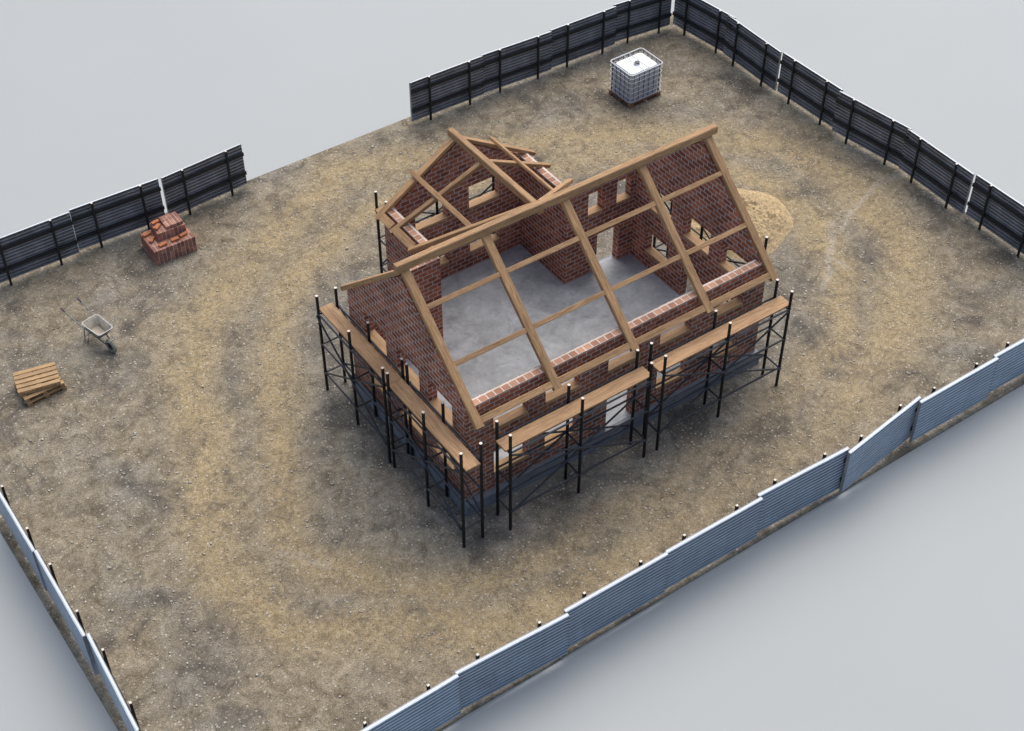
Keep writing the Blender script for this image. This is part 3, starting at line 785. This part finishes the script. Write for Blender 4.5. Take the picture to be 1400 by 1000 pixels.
make_pallet('weathered wooden pallet at the bottom of the stack of three on the dirt', (-3.50,10.19,-.015), R(3))
make_pallet('wooden pallet in the middle of the stack of three, turned slightly', (-3.52,10.20,.111), R(1))
make_pallet('wooden pallet lying skewed on top of the stack of three', (-3.515,10.27,.237), R(-12))

# ------------------------------------------------------------------ heap of sand
def mat_sand():
    t = NT('yellow_sand'); P = t.world(); a = t.noise(P, 3, 6, .6); b = t.noise(P, 16, 7, .75, .6); c = t.noise(P, 50, 4, .7)
    col = t.ramp(b, [(.30,(.30,.20,.10)),(.48,(.60,.44,.245)),(.70,(.80,.63,.40))])
    col = t.mix(1.0, col, t.ramp(c, [(.32,.72),(.66,1.2)]), 'MULTIPLY'); col = t.mix(1.0, col, t.ramp(a, [(.3,.88),(.7,1.1)]), 'MULTIPLY')
    t.base(col); t.rough(.95); t.b.inputs['Specular IOR Level'].default_value = .15; t.bump(t.math('ADD', b, t.math('MULTIPLY', c, .4)), .8, .05); return t.m
mb = MB(); NR, NA = 70, 200; cx, cy, RR, HH = 14.74, 5.36, 1.56, .66
def hp(i, j):
    r = i/NR; a = 2*math.pi*j/NA
    rr = RR*(1+.03*math.sin(2*a+.6)+.03*math.sin(3*a+2)+.02*math.sin(7*a))*r
    x, y = cx+rr*math.cos(a), cy+rr*math.sin(a)
    z = HH*(1-r)**1.0*(1-.25*math.exp(-(r/.18)**2)) * (1-.15*r) + .16*math.sin(math.pi*r)
    q = min(1, (1-r)*5)
    z += q*(.085*noise.fractal(Vector((x*2.2,y*2.2,1)), .7, 2, 5)+.035*noise.noise(Vector((x*9,y*9,4)))+.03*noise.noise(Vector((x*21,y*21,9))))
    return (x, y, z-.03)
for i in range(NR):
    for j in range(NA):
        if i == 0: mb.face([hp(0,0),hp(1,j),hp(1,(j+1)%NA)])
        else: mb.face([hp(i,j),hp(i+1,j),hp(i+1,(j+1)%NA),hp(i,(j+1)%NA)])
o = mb.build('sand_heap', mat_sand(), smooth=True)
tag(o, 'rounded heap of yellow sand on the dirt beyond the right gable of the house', 'sand heap')

# ------------------------------------------------------------------ camera
f_px, px, py, pz, pit, az, roll = 2094.8, -9.267, -18.1141, 26.5692, .77124, .61122, .00047
cam = bpy.data.cameras.new('camera'); co = bpy.data.objects.new('camera', cam); COL.objects.link(co); scene.camera = co
cam.sensor_width = 36; cam.lens = f_px/1400*36; cam.clip_start = .5; cam.clip_end = 1500
fw = Vector((math.sin(az)*math.cos(pit), math.cos(az)*math.cos(pit), -math.sin(pit)))
rt = Vector((math.cos(az),-math.sin(az),0)); up = rt.cross(fw)
rt, up = rt*math.cos(roll)+up*math.sin(roll), up*math.cos(roll)-rt*math.sin(roll)
M = Matrix((rt, up, -fw)).transposed().to_4x4(); M.translation = (px,py,pz); co.matrix_world = M

# ------------------------------------------------------------------ light
SUN_EL, SUN_AZ = 56, 46     # azimuth from +Y towards +X
w = bpy.data.worlds.new('World'); scene.world = w; w.use_nodes = True; nt = w.node_tree
bg = nt.nodes['Background']; sky = nt.nodes.new('ShaderNodeTexSky'); sky.sky_type = 'NISHITA'; sky.sun_disc = False
sky.sun_elevation = R(SUN_EL); sky.sun_rotation = R(SUN_AZ); sky.air_density = 1.0; sky.dust_density = 2.5; sky.ozone_density = 1.0
nt.links.new(sky.outputs['Color'], bg.inputs['Color']); bg.inputs['Strength'].default_value = .15
sl = bpy.data.lights.new('sun', 'SUN'); sl.energy = 2.85; sl.angle = R(72); sl.color = (1,.965,.87)
so = bpy.data.objects.new('sun', sl); COL.objects.link(so)
d = Vector((math.sin(R(SUN_AZ))*math.cos(R(SUN_EL)), math.cos(R(SUN_AZ))*math.cos(R(SUN_EL)), math.sin(R(SUN_EL))))
so.rotation_euler = d.to_track_quat('Z','Y').to_euler(); so.location = d*40

scene.view_settings.view_transform = 'Standard'; scene.view_settings.look = 'None'; scene.view_settings.exposure = 0; scene.view_settings.gamma = 1
scene.render.engine = 'CYCLES'; scene.cycles.max_bounces = 6
try: scene.cycles.use_denoising = True
except Exception: pass
